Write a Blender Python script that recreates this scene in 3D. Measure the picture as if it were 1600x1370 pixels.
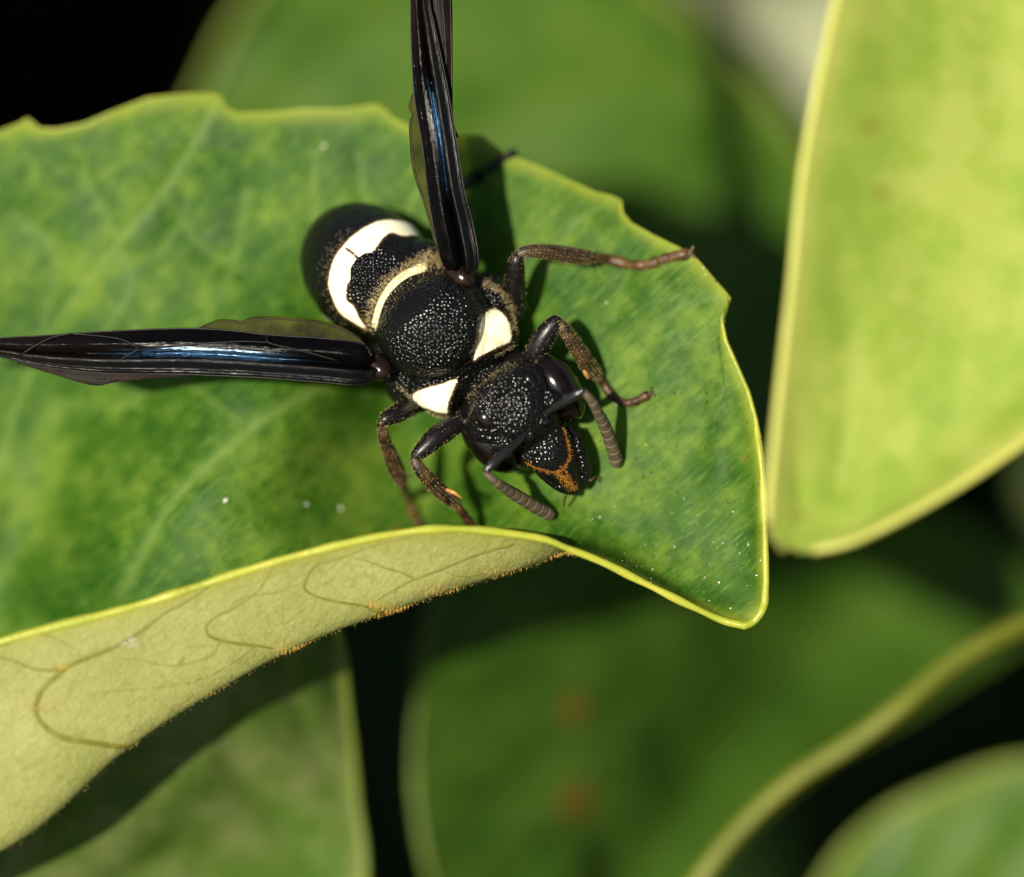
import bpy, bmesh, math, random
import numpy as np
from mathutils import Vector, Matrix
from mathutils.bvhtree import BVHTree

random.seed(7); rng = np.random.default_rng(7)
sc = bpy.context.scene
for o in list(bpy.data.objects): bpy.data.objects.remove(o)
col = sc.collection

# ------------------------------------------------------------------ camera, sky, sun, exposure
PITCH = math.radians(45)                       # the macro lens looks down at the twig
ORIGIN = np.array((0.0, 0.0, 0.60))            # point in focus, 0.6 m above the ground
cX = np.array((1.0, 0, 0)); cY = np.array((0, math.sin(PITCH), math.cos(PITCH))); cZ = np.array((0, -math.cos(PITCH), math.sin(PITCH)))
BAS = np.stack((cX, cY, cZ))                   # rows: right, up, towards the lens
DIST, FIELD = 200.0, 37.0                      # mm to the focused plane, mm across it
K = FIELD / 1600.0                             # mm per photo pixel on that plane
def W(p): return ORIGIN + 0.001 * (np.asarray(p, float) @ BAS)
def P(px, py, z=0.0):
    s = 1 - z / DIST
    return np.array(((px - 800) * K * s, (685 - py) * K * s, z))
def topx(p):
    p = np.asarray(p, float); s = 1 - p[..., 2] / DIST
    return np.stack((p[..., 0] / (K * s) + 800, 685 - p[..., 1] / (K * s)), -1)

cam_d = bpy.data.cameras.new('camera'); cam = bpy.data.objects.new('camera', cam_d); col.objects.link(cam)
cam_d.sensor_width = 36; cam_d.lens = 36 * DIST / FIELD; cam_d.clip_start = 0.005; cam_d.clip_end = 500
m = Matrix.Identity(4)
for i in range(3):
    m[i][0], m[i][1], m[i][2] = cX[i], cY[i], cZ[i]
    m[i][3] = (ORIGIN + 0.001 * DIST * cZ)[i]
cam.matrix_world = m
cam_d.dof.use_dof = True; cam_d.dof.focus_distance = 0.001 * (DIST + 0.3); cam_d.dof.aperture_fstop = 14.5
sc.camera = cam

SUN_CAM = np.array((-0.31, 0.04, 0.94)); SUN_CAM /= np.linalg.norm(SUN_CAM)
sun_v = SUN_CAM @ BAS
elev = math.asin(sun_v[2]); azim = math.atan2(sun_v[0], sun_v[1])
sd = bpy.data.lights.new('sun', 'SUN'); sd.energy = 5.0; sd.angle = math.radians(0.55); sd.color = (1.0, 0.935, 0.77)
sun = bpy.data.objects.new('sun', sd); col.objects.link(sun)
sun.rotation_euler = Vector(sun_v).to_track_quat('Z', 'Y').to_euler(); sun.location = (0, 0, 3)
wd = bpy.data.worlds.new('World'); sc.world = wd; wd.use_nodes = True
nt = wd.node_tree; nt.nodes.clear()
sky = nt.nodes.new('ShaderNodeTexSky'); sky.sky_type = 'NISHITA'; sky.sun_disc = False
sky.sun_elevation = elev; sky.sun_rotation = azim
bg = nt.nodes.new('ShaderNodeBackground'); bg.inputs['Strength'].default_value = 0.05
wo = nt.nodes.new('ShaderNodeOutputWorld')
nt.links.new(sky.outputs[0], bg.inputs['Color']); nt.links.new(bg.outputs[0], wo.inputs['Surface'])
sc.view_settings.view_transform = 'Standard'; sc.view_settings.look = 'None'
sc.view_settings.exposure = 0.84; sc.view_settings.gamma = 1.0; sc.view_settings.use_curve_mapping = False
sc.cycles.use_denoising = True
sc.cycles.max_bounces = 8; sc.cycles.transparent_max_bounces = 12
sc.cycles.sample_clamp_indirect = 4.0

# ------------------------------------------------------------------ small maths
def cr(C, t):
    """Catmull-Rom along axis 0 of C at parameters t (0..n-1)."""
    C = np.asarray(C, float); n = len(C); t = np.clip(np.asarray(t, float), 0, n - 1 - 1e-9)
    i = np.floor(t).astype(int); f = t - i
    E = np.concatenate((2 * C[:1] - C[1:2], C, 2 * C[-1:] - C[-2:-1]))
    p0, p1, p2, p3 = E[i], E[i + 1], E[i + 2], E[i + 3]
    f = f.reshape((-1,) + (1,) * (C.ndim - 1))
    return 0.5 * (2 * p1 + (p2 - p0) * f + (2 * p0 - 5 * p1 + 4 * p2 - p3) * f**2 + (3 * p1 - p0 - 3 * p2 + p3) * f**3)
def grid_eval(C, nu, nv):
    A = cr(C, np.linspace(0, len(C) - 1, nu))
    B = cr(A.transpose(1, 0, 2), np.linspace(0, A.shape[1] - 1, nv))
    return B.transpose(1, 0, 2)
def grid_normals(G):
    du = np.gradient(G, axis=0); dv = np.gradient(G, axis=1)
    n = np.cross(dv, du); l = np.linalg.norm(n, axis=2, keepdims=True)
    return n / np.maximum(l, 1e-9)
def polydist(pts, line):
    """distance of 2D pts to an open polyline"""
    pts = np.asarray(pts, float); best = np.full(len(pts), 1e9)
    L = np.asarray(line, float)
    for a, b in zip(L[:-1], L[1:]):
        d = b - a; t = np.clip(((pts - a) @ d) / max(d @ d, 1e-12), 0, 1)
        best = np.minimum(best, np.linalg.norm(pts - a - t[:, None] * d, axis=1))
    return best
def inside(pts, poly):
    x, y = pts[:, 0], pts[:, 1]; r = np.zeros(len(pts), bool); Q = np.asarray(poly, float)
    for (x0, y0), (x1, y1) in zip(Q, np.roll(Q, -1, 0)):
        c = ((y0 > y) != (y1 > y)) & (x < (x1 - x0) * (y - y0) / ((y1 - y0) if y1 != y0 else 1e-9) + x0)
        r ^= c
    return r
def signed(pts, poly):
    Q = list(poly) + [poly[0]]; d = polydist(pts, Q)
    return np.where(inside(pts, poly), d, -d)
def smooth_poly(poly, n=6):
    Q = np.asarray(poly, float); Q = np.concatenate((Q[-2:], Q, Q[:3]))
    t = np.linspace(2, 2 + len(poly), len(poly) * n, endpoint=False)
    return [tuple(q) for q in cr(Q, t)]

# ------------------------------------------------------------------ object helpers
def empty(name, base, label=None, cat=None, group=None, parent=None):
    o = bpy.data.objects.new(name, None); col.objects.link(o); o.empty_display_size = 0.001
    if parent is None: o.location = W(base); o['base'] = [float(v) for v in base]
    else: o.parent = parent; o['base'] = list(root_of(parent)['base'])
    if label: o['label'] = label
    if cat: o['category'] = cat
    if group: o['group'] = group
    return o
def root_of(o):
    while o.parent is not None: o = o.parent
    return o
def mesh_obj(name, V, F, mat, parent=None, smooth=True, attrs=None, mats=None, fmat=None, kind=None):
    me = bpy.data.meshes.new(name)
    w = W(V)
    if parent is not None: w = w - W(np.array(root_of(parent)['base']))
    if isinstance(F, np.ndarray):
        n, k = F.shape
        me.vertices.add(len(w)); me.vertices.foreach_set('co', w.astype(np.float32).ravel())
        me.loops.add(n * k); me.loops.foreach_set('vertex_index', F.astype(np.int32).ravel())
        me.polygons.add(n); me.polygons.foreach_set('loop_start', (np.arange(n) * k).astype(np.int32))
        me.update(calc_edges=True)
    else:
        me.from_pydata([tuple(p) for p in w], [], F); me.update()
    for mt in (mats or [mat]): me.materials.append(mt)
    if fmat is not None: me.polygons.foreach_set('material_index', np.asarray(fmat, np.int32))
    if smooth: me.polygons.foreach_set('use_smooth', np.ones(len(me.polygons), bool))
    for nm, arr in (attrs or {}).items():
        arr = np.asarray(arr, np.float32)
        if arr.ndim == 1:
            at = me.attributes.new(nm, 'FLOAT', 'POINT'); at.data.foreach_set('value', arr)
        else:
            at = me.attributes.new(nm, 'FLOAT_VECTOR', 'POINT'); at.data.foreach_set('vector', arr.ravel())
    me.validate()
    o = bpy.data.objects.new(name, me); col.objects.link(o)
    if parent is not None: o.parent = parent
    if kind: o['kind'] = kind
    return o
def grid_faces(nu, nv, flip=False, off=0):
    i, j = np.meshgrid(np.arange(nu - 1), np.arange(nv - 1), indexing='ij'); a = (i * nv + j).ravel()
    f = np.stack((a, a + 1, a + nv + 1, a + nv), 1)
    return (f[:, ::-1] if flip else f) + off
def tube(pts, radii, sides=10, sub=1, flat=1.0, flatdir=None, cap=True):
    pts = np.asarray(pts, float); radii = np.asarray(radii, float) * np.ones(len(pts))
    if sub > 1:
        t = np.linspace(0, len(pts) - 1, (len(pts) - 1) * sub + 1)
        pts = cr(pts, t); radii = cr(radii[:, None], t)[:, 0]
    T = np.gradient(pts, axis=0); T /= np.maximum(np.linalg.norm(T, axis=1, keepdims=True), 1e-9)
    ref = np.array(flatdir if flatdir is not None else (0.13, 0.21, 1.0), float)
    n = ref - (ref @ T[0]) * T[0]; n /= np.linalg.norm(n)
    V = []; ang = np.linspace(0, 2 * math.pi, sides, endpoint=False)
    for p, r, t in zip(pts, radii, T):
        n = n - (n @ t) * t; n /= np.linalg.norm(n); b = np.cross(t, n)
        V.append(p + r * (np.cos(ang)[:, None] * n * flat + np.sin(ang)[:, None] * b))
    V = np.concatenate(V); N = len(pts)
    F = []
    for i in range(N - 1):
        for j in range(sides):
            k = (j + 1) % sides
            F.append((i * sides + j, i * sides + k, (i + 1) * sides + k, (i + 1) * sides + j))
    if cap:
        V = np.concatenate((V, pts[:1] - T[:1] * radii[0] * 0.5, pts[-1:] + T[-1:] * radii[-1] * 0.5)); a, b = len(V) - 2, len(V) - 1
        for j in range(sides):
            k = (j + 1) % sides
            F.append((a, k, j)); F.append((b, (N - 1) * sides + j, (N - 1) * sides + k))
    return V, F
def join(parts):
    V, F, o = [], [], 0
    for v, f in parts:
        V.append(np.asarray(v)); F += [tuple(int(i) + o for i in q) for q in f]; o += len(v)
    return np.concatenate(V), F
_ico = {}
def ico(sub=3):
    if sub not in _ico:
        bm = bmesh.new(); bmesh.ops.create_icosphere(bm, subdivisions=sub, radius=1)
        _ico[sub] = (np.array([v.co[:] for v in bm.verts]), [tuple(v.index for v in f.verts) for f in bm.faces]); bm.free()
    return _ico[sub]
def ellipsoid(c, ax, radii, sub=3):
    """ax: three orthonormal rows"""
    v, f = ico(sub)
    return np.asarray(c) + (v * np.asarray(radii)) @ np.asarray(ax), f
def unit(v): v = np.asarray(v, float); return v / np.linalg.norm(v)
def hairs(base, dirs, length, rad):
    """thin three-sided needles"""
    base = np.asarray(base, float); n = len(base); d = dirs / np.linalg.norm(dirs, axis=1, keepdims=True)
    ref = np.where(np.abs(d[:, 2:3]) > 0.9, np.array((1.0, 0, 0)), np.array((0, 0, 1.0)))
    a = np.cross(d, ref); a /= np.linalg.norm(a, axis=1, keepdims=True); b = np.cross(d, a)
    V = np.empty((n, 4, 3)); length = np.asarray(length) * np.ones(n)
    for k in range(3):
        th = k * 2 * math.pi / 3
        V[:, k] = base + rad * (math.cos(th) * a + math.sin(th) * b)
    V[:, 3] = base + d * length[:, None]
    q = np.arange(n)[:, None] * 4
    F = np.concatenate((q + np.array((0, 1, 3)), q + np.array((1, 2, 3)), q + np.array((2, 0, 3))))
    return V.reshape(-1, 3), F

# ------------------------------------------------------------------ materials
class NT:
    def __init__(s, name):
        s.m = bpy.data.materials.new(name); s.m.use_nodes = True; s.t = s.m.node_tree; s.t.nodes.clear()
        s.out = s.n('ShaderNodeOutputMaterial')
    def n(s, ty, **kw):
        x = s.t.nodes.new(ty)
        for k, v in kw.items(): setattr(x, k, v)
        return x
    def link(s, a, b): s.t.links.new(a, b)
    def put(s, v, sock):
        if hasattr(v, 'is_output'): s.link(v, sock)
        else: sock.default_value = v
    def mm(s):
        tc = s.n('ShaderNodeTexCoord'); mp = s.n('ShaderNodeMapping'); mp.inputs['Scale'].default_value = (1000,) * 3
        s.link(tc.outputs['Object'], mp.inputs['Vector']); return mp.outputs[0]
    def attr(s, nm, vec=False):
        a = s.n('ShaderNodeAttribute', attribute_name=nm); return a.outputs['Vector' if vec else 'Fac']
    def noise(s, vec, scale, detail=3, rough=.55):
        x = s.n('ShaderNodeTexNoise'); s.link(vec, x.inputs['Vector']); x.inputs['Scale'].default_value = scale
        x.inputs['Detail'].default_value = detail; x.inputs['Roughness'].default_value = rough; return x.outputs['Fac']
    def voro(s, vec, scale, feature='F1', smooth=None, rnd=1.0):
        x = s.n('ShaderNodeTexVoronoi', feature=feature); s.link(vec, x.inputs['Vector']); x.inputs['Scale'].default_value = scale
        x.inputs['Randomness'].default_value = rnd
        return x.outputs['Distance']
    def math(s, op, a, b=0.0, c=None, clamp=False):
        x = s.n('ShaderNodeMath', operation=op, use_clamp=clamp); s.put(a, x.inputs[0]); s.put(b, x.inputs[1])
        if c is not None: s.put(c, x.inputs[2])
        return x.outputs[0]
    def rng(s, v, a, b, c=0.0, d=1.0, smooth=True):
        x = s.n('ShaderNodeMapRange', interpolation_type='SMOOTHSTEP' if smooth else 'LINEAR'); s.put(v, x.inputs[0])
        for i, q in enumerate((a, b, c, d)): x.inputs[i + 1].default_value = q
        return x.outputs[0]
    def ramp(s, fac, stops):
        x = s.n('ShaderNodeValToRGB'); s.link(fac, x.inputs[0]); e = x.color_ramp.elements
        while len(e) < len(stops): e.new(0.5)
        for q, (p, c) in zip(e, stops): q.position = p; q.color = (*c, 1)
        return x.outputs[0]
    def mix(s, fac, a, b, mode='MIX'):
        x = s.n('ShaderNodeMix', data_type='RGBA', blend_type=mode); s.put(fac, x.inputs[0])
        for v, i in ((a, 6), (b, 7)):
            s.put((*v, 1) if isinstance(v, tuple) else v, x.inputs[i])
        return x.outputs[2]
    def bump(s, h, dist_mm, strength=1.0, normal=None):
        x = s.n('ShaderNodeBump'); s.put(h, x.inputs['Height']); x.inputs['Distance'].default_value = dist_mm * 0.001
        s.put(strength, x.inputs['Strength'])
        if normal is not None: s.link(normal, x.inputs['Normal'])
        return x.outputs[0]
    def bsdf(s, color, rough=.5, spec=.5, normal=None, **kw):
        x = s.n('ShaderNodeBsdfPrincipled')
        s.put((*color, 1) if isinstance(color, tuple) else color, x.inputs['Base Color']); s.put(rough, x.inputs['Roughness'])
        s.put(spec, x.inputs['Specular IOR Level'])
        if normal is not None: s.link(normal, x.inputs['Normal'])
        for k, v in kw.items(): s.put(v, x.inputs[k.replace('_', ' ')])
        return x.outputs[0]
    def mixs(s, fac, a, b):
        x = s.n('ShaderNodeMixShader'); s.put(fac, x.inputs[0]); s.link(a, x.inputs[1]); s.link(b, x.inputs[2]); return x.outputs[0]
    def done(s, sh): s.link(sh, s.out.inputs['Surface']); return s.m

def leaf_top(name, dark, mid, light, vein=(.17, .25, .055), edge=(.27, .31, .030), trans=.34, tcol=(.26, .50, .025), fine=True, rough=.5, spots=None, pale_c=(.13, .22, .045), spec=.16, spot_a=.8):
    t = NT(name); lc = t.attr('lc', True); ve = t.attr('vein'); ed = t.attr('edge')
    st = t.n('ShaderNodeMapping'); t.link(lc, st.inputs['Vector']); st.inputs['Scale'].default_value = (.16, 1, .6)
    n1 = t.noise(lc, .16, 4, .6); n2 = t.noise(st.outputs[0], 1.7, 4, .6); n4 = t.noise(lc, .55, 3, .6)
    n6 = t.noise(lc, 1.6, 3, .6) if fine else n1
    f = t.math('MULTIPLY', n1, .38); f = t.math('MULTIPLY_ADD', n2 if fine else n4, .12, f); f = t.math('MULTIPLY_ADD', n4, .30, f); f = t.math('MULTIPLY_ADD', n6, .20, f)
    c = t.ramp(f, [(.41, dark), (.495, mid), (.59, light)])
    if fine:
        n3 = t.noise(st.outputs[0], 7, 4, .65)
        c = t.mix(t.rng(n3, .53, .70, 0, .62), c, pale_c)
        c = t.mix(t.rng(n3, .46, .34, 0, .5), c, dark)
        n5 = t.noise(lc, 5.0, 2); c = t.mix(t.rng(n5, .60, .75, 0, .4), c, dark)
        vr = t.voro(lc, 1.1); c = t.mix(t.rng(vr, .05, .09, .75, 0), c, (.012, .03, .006))      # pin-prick dots
        vr2 = t.voro(lc, .32); c = t.mix(t.rng(vr2, .03, .10, .7, 0), c, (.20, .10, .015))
    c = t.mix(t.math('MULTIPLY', ve, .6), c, vein)
    c = t.mix(ed, c, edge)
    if spots:
        for (sx, sy, r) in spots:
            vd = t.n('ShaderNodeVectorMath', operation='DISTANCE'); t.link(lc, vd.inputs[0]); vd.inputs[1].default_value = (sx, sy, 0)
            c = t.mix(t.rng(vd.outputs['Value'], r * .3, r, spot_a, 0), c, (.16, .07, .008))
    h = t.math('MULTIPLY_ADD', t.noise(st.outputs[0] if fine else lc, 6 if fine else .6, 3), .6, t.math('MULTIPLY', t.noise(lc, 14, 2), .4))
    bp = t.bump(h, .07 if fine else .03, .9)
    p = t.bsdf(c, t.rng(n4, .3, .7, rough - .1, rough + .12), spec, bp)
    tr = t.n('ShaderNodeBsdfTranslucent'); tr.inputs[0].default_value = (*tcol, 1)
    return t.done(t.mixs(trans, p, tr.outputs[0]))
def leaf_under(name, a=(.240, .250, .070), b=(.310, .305, .100), dark=(.13, .14, .028), trans=.26):
    t = NT(name); lc = t.attr('lc', True)
    st = t.n('ShaderNodeMapping'); t.link(lc, st.inputs['Vector']); st.inputs['Scale'].default_value = (.35, 1, 1)
    n1 = t.noise(lc, .35, 4); n2 = t.noise(st.outputs[0], 7, 3)
    c = t.ramp(n1, [(.35, a), (.65, b)]); c = t.mix(t.rng(n2, .52, .72, 0, .45), c, dark)
    wv = t.n('ShaderNodeTexVoronoi', feature='DISTANCE_TO_EDGE'); t.link(lc, wv.inputs['Vector']); wv.inputs['Scale'].default_value = 1.3
    c = t.mix(t.rng(wv.outputs['Distance'], .0, .05, .30, 0), c, dark)
    wv2 = t.n('ShaderNodeTexVoronoi', feature='DISTANCE_TO_EDGE'); t.link(lc, wv2.inputs['Vector']); wv2.inputs['Scale'].default_value = 5.0
    c = t.mix(t.rng(wv2.outputs['Distance'], .0, .08, .28, 0), c, dark)
    c = t.mix(t.rng(t.voro(lc, 5.5), .06, .14, .55, 0), c, (.10, .10, .02))
    c = t.mix(t.attr('edge'), c, (.26, .26, .04))
    h = t.math('MULTIPLY_ADD', t.noise(st.outputs[0], 3, 4), .8, t.math('MULTIPLY', wv2.outputs['Distance'], .5))
    p = t.bsdf(c, .58, .2, t.bump(h, .09, .8))
    tr = t.n('ShaderNodeBsdfTranslucent'); tr.inputs[0].default_value = (.24, .46, .025, 1)
    return t.done(t.mixs(trans, p, tr.outputs[0]))
def plain(name, a, b, scale=2, rough=.5, spec=.4, bump=.02, bscale=8, trans=0.0, tcol=None):
    t = NT(name); v = t.mm(); n = t.noise(v, scale, 4)
    c = t.ramp(n, [(.35, a), (.65, b)])
    p = t.bsdf(c, rough, spec, t.bump(t.noise(v, bscale, 3), bump))
    if trans:
        tr = t.n('ShaderNodeBsdfTranslucent'); tr.inputs[0].default_value = (*(tcol or b), 1); p = t.mixs(trans, p, tr.outputs[0])
    return t.done(p)

M = {}
M['top'] = leaf_top('leaf_upper_side', (.015, .058, .004), (.043, .106, .008), (.122, .194, .021))
M['under'] = leaf_under('leaf_underside')
def rim_mat(name, a, b, brown, amount=.55):
    t = NT(name); v = t.mm(); c = t.ramp(t.noise(v, .5, 3), [(.35, a), (.65, b)]); c = t.mix(t.rng(t.noise(v, .8, 3, .6), .60, .72, 0, amount), c, brown)
    p = t.bsdf(c, .36, .42, t.bump(t.noise(v, 5, 3), .025)); tr = t.n('ShaderNodeBsdfTranslucent'); tr.inputs[0].default_value = (.35, .40, .02, 1)
    return t.done(t.mixs(.22, p, tr.outputs[0]))
M['rim'] = rim_mat('leaf_rim', (.27, .31, .025), (.40, .40, .050), (.26, .18, .04))
M['vein_under'] = plain('underside_vein', (.085, .090, .008), (.14, .135, .016), 3, .55, .3, .03)
M['fuzz'] = plain('golden_fuzz', (.36, .24, .05), (.46, .38, .13), 3, .5, .3, .0)
M['rust'] = plain('rusty_fuzz', (.42, .20, .02), (.55, .36, .08), 3, .5, .3, .0)
M['fuzz_pale'] = plain('pale_fuzz', (.45, .40, .20), (.60, .55, .33), 3, .5, .3, .0)
M['dust'] = plain('dust', (.55, .52, .42), (.75, .72, .62), 5, .5, .5, .02)
M['dirt'] = plain('dirt_speck', (.012, .012, .006), (.05, .03, .01), 5, .5, .4, .02)

# ------------------------------------------------------------------ ground
def soil():
    t = NT('soil'); v = t.mm(); c = t.ramp(t.noise(v, .02, 6), [(.3, (.018, .013, .008)), (.7, (.05, .038, .024))])
    return t.done(t.bsdf(c, .9, .2, t.bump(t.noise(v, .06, 6), 6)))
gm = bpy.data.meshes.new('ground'); gm.from_pydata([(-200, -200, 0), (200, -200, 0), (200, 200, 0), (-200, 200, 0)], [], [(0, 1, 2, 3)])
gm.materials.append(soil()); go = bpy.data.objects.new('ground', gm); col.objects.link(go); go['kind'] = 'structure'

# ------------------------------------------------------------------ leaves
ANG = math.radians(42); EX = np.array((math.cos(ANG), math.sin(ANG)))
def leaf_coords(G):
    x = G[..., 0] * EX[0] + G[..., 1] * EX[1]; y = -G[..., 0] * EX[1] + G[..., 1] * EX[0]
    return np.stack((x, y, np.zeros_like(x)), -1)
def edge_attr(G, width):
    def arc(A):
        return np.concatenate((np.zeros((A.shape[0], 1)), np.cumsum(np.linalg.norm(np.diff(A, axis=1), axis=2), axis=1)), 1)
    a = arc(G); b = a[:, -1:] - a
    d = np.minimum(a, b)
    c = np.cumsum(np.linalg.norm(np.diff(G, axis=0), axis=2), axis=0); c = np.concatenate((np.zeros((1, G.shape[1])), c)); e = c[-1:] - c
    d = np.minimum(d, e)
    return np.exp(-(d / width)**2), a
def blade(name, G, parent, top, under, thick, vein, edge, lc=None):
    nu, nv = G.shape[:2]; N = grid_normals(G)
    A = (G + N * thick / 2).reshape(-1, 3); B = (G - N * thick / 2).reshape(-1, 3)
    fa = grid_faces(nu, nv); fb = grid_faces(nu, nv, True, nu * nv)
    lcv = leaf_coords(G) if lc is None else lc
    return mesh_obj(name, np.concatenate((A, B)), np.concatenate((fa, fb)), None, parent, True,
                    {'lc': np.tile(lcv.reshape(-1, 3), (2, 1)), 'vein': np.tile(vein.ravel(), 2), 'edge': np.tile(edge.ravel(), 2)},
                    [top, under], np.repeat((0, 1), len(fa)))

# ---- the leaf the wasp stands on: rails run from the base (out of frame) to the tip
ST = [
 [(-950,1120,-6),(-950,1135,-6.3),(-950,1150,-6.5),(-950,1165,-6.3),(-950,1180,-6),(-950,1190,-5.5)],
 [(-760,640,-8),(-745,820,-9),(-735,1000,-9),(-725,1200,-7),(-715,1330,-2),(-705,1230,0)],
 [(-380,330,-8),(-370,600,-8),(-365,880,-6.5),(-355,1180,-4.5),(-345,1440,1.2),(-340,1110,2.3)],
 [(0,205,-6.5),(0,450,-7.8),(0,750,-9.6),(0,1080,-6.5),(0,1325,1.3),(0,1002,2.2)],
 [(215,170,-6),(215,400,-6.8),(215,700,-6.2),(215,960,-3.6),(215,1152,.8),(215,945,2)],
 [(420,172,-6),(420,370,-6.3),(410,640,-4.8),(410,860,-3.2),(450,1012,.2),(455,870,1.8)],
 [(610,182,-5.8),(630,370,-6.4),(645,600,-9.0),(655,790,-7.2),(660,932,-.3),(665,827,1.5)],
 [(800,245,-5),(810,400,-4.8),(815,590,-4.3),(818,750,-3.4),(822,877,-.8),(826,837,1.1)],
 [(940,305,-4),(935,430,-3.6),(922,600,-3.1),(910,740,-2.7),(900,842,-1.6),(892,858,.7)],
 [(1050,380,-2.7),(1035,490,-2.6),(1010,630,-2.4),(985,760,-2.2),(960,850,-1.8),(945,879,.3)],
 [(1122,455,-2.0),(1105,550,-2.0),(1075,680,-1.9),(1040,800,-2.1),(1010,880,-1.5),(995,904,0)],
 [(1162,590,-1.5),(1140,660,-1.9),(1110,760,-1.9),(1075,850,-1.7),(1055,912,-1.2),(1045,929,-.2)],
 [(1190,720,-.9),(1165,770,-1.3),(1140,840,-1.4),(1115,900,-1.2),(1098,940,-.8),(1090,951,-.3)],
 [(1197,860,-.5),(1180,885,-.8),(1163,915,-.9),(1145,945,-.8),(1135,962,-.6),(1128,968,-.4)],
 [(1195,940,-.3),(1192,951,-.4),(1187,960,-.45),(1180,968,-.45),(1171,974,-.4),(1163,977,-.35)]]
NU, NV = 480, 170
C0 = np.array([[P(*q) for q in row] for row in ST])
G = grid_eval(C0, NU, NV)
# toothed upper margin
TEETH = [(-380,330),(-250,275),(-120,240),(0,207),(30,196),(44,187),(62,203),(90,205),(130,196),(180,175),(230,155),(280,149),(328,147),(346,151),(354,170),(372,180),
         (420,178),(480,173),(540,172),(588,164),(602,173),(612,187),(640,199),(690,214),(752,213),(768,226),(790,242),(840,262),(890,284),(930,302),(954,307),(970,314),(971,332),
         (985,350),(1020,370),(1060,388),(1085,404),(1110,432),(1129,453),(1140,467),(1131,480),(1127,500),(1134,535),(1152,575),(1168,612),(1180,655),(1189,715),(1194,780),(1196,860),(1197,905),(1195,940)]
j0 = int(round(2 / 14 * (NU - 1)))
def resample(L, f):
    L = np.asarray(L, float); s = np.concatenate(([0], np.cumsum(np.linalg.norm(np.diff(L, axis=0), axis=1)))); s /= s[-1]
    return np.stack([np.interp(f, s, L[:, i]) for i in range(L.shape[1])], 1)
mpx = topx(G[j0:, 0]); s = np.concatenate(([0], np.cumsum(np.linalg.norm(np.diff(mpx, axis=0), axis=1)))); s /= s[-1]
dpx = resample(TEETH, s) - mpx
edge, arc = edge_attr(G, .42)
fall = np.clip(1 - arc[j0:] / 2.2, 0, 1)**2
G[j0:, :, 0] += dpx[:, None, 0] * K * fall; G[j0:, :, 1] -= dpx[:, None, 1] * K * fall
# side veins: sunken, with the blade bulging between them
VEINS = [([(-420,1000),(-330,760),(-220,560),(-120,400),(-40,270)], 1),
         ([(-60,860),(10,690),(60,570),(150,430),(260,290),(335,170)], 1),
         ([(205,940),(300,790),(400,670),(480,600),(560,480),(640,330),(690,225)], 1),
         ([(585,835),(660,740),(760,600),(830,480),(900,360),(955,318)], .5),
         ([(800,835),(900,700),(1000,560),(1060,490),(1125,465)], .35),
         ([(960,862),(1050,740),(1130,610),(1165,600)], .2)]
MINOR = [[(130,270),(165,330),(195,400),(210,450),(170,520)],[(300,290),(280,350),(250,400)],[(385,300),(365,420),(330,500),(360,560)],[(490,240),(492,340),(470,430)],
         [(100,620),(190,640),(290,600),(390,680)],[(250,290),(310,380),(385,430)],[(20,330),(90,400),(60,570)],[(560,240),(580,330),(640,330)],
         [(985,430),(960,500)]]
px = topx(G).reshape(-1, 2)
vmask = np.zeros((NU, NV)); v_lim = int(NV * .66); vmask[:, :v_lim] = 1; vmask[:, v_lim - 25:v_lim] = np.linspace(1, 0, 25)
dz = np.zeros(NU * NV); vein = np.zeros(NU * NV)
for L, amp in VEINS:
    Ls = cr(np.array(L, float), np.linspace(0, len(L) - 1, 24)); d = polydist(px, Ls) * K
    i_ = np.argmin(((px[:, None, :] - Ls[None, ::3, :])**2).sum(2), 1); near = Ls[::3][i_]; right = px[:, 0] > near[:, 0] + (px[:, 1] - near[:, 1]) * -.75
    low = np.interp(px[:, 1], [250, 600, 800], [.25, .8, 1.0])          # the ridges flatten towards the toothed margin
    dz += amp * low * np.where(right, .95 * np.exp(-(d / 1.9)**2), .95 * np.exp(-(d / 4.2)**2)) - .08 * amp * np.exp(-(d / .22)**2); vein = np.maximum(vein, (.1 + .9 * amp) * np.exp(-(d / .17)**2))
for L in MINOR:
    Ls = cr(np.array(L, float), np.linspace(0, len(L) - 1, 16)); d = polydist(px, Ls) * K
    dz -= .09 * np.exp(-(d / .5)**2); vein = np.maximum(vein, .5 * np.exp(-(d / .14)**2))
xs = px / 100.0
dz += .10 * np.sin(xs[:, 0] * 1.7 + 1.1 * np.sin(xs[:, 1] * 1.3)) * np.cos(xs[:, 1] * 1.9 + .7)
taper = np.clip(arc / 1.5, 0, 1).ravel()
G += grid_normals(G) * (dz.reshape(NU, NV) * vmask * taper.reshape(NU, NV))[..., None]
vein = vein.reshape(NU, NV) * vmask
leaf0 = empty('leaf', G[0, NV // 2], 'curled glossy green leaf with rolled lower edge, wasp standing on it', 'leaf')
GT = G + grid_normals(G) * .11; GB = G - grid_normals(G) * .11
blade('blade', G, leaf0, M['top'], M['under'], .22, vein, np.clip(edge, 0, 1) * .62)
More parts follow.
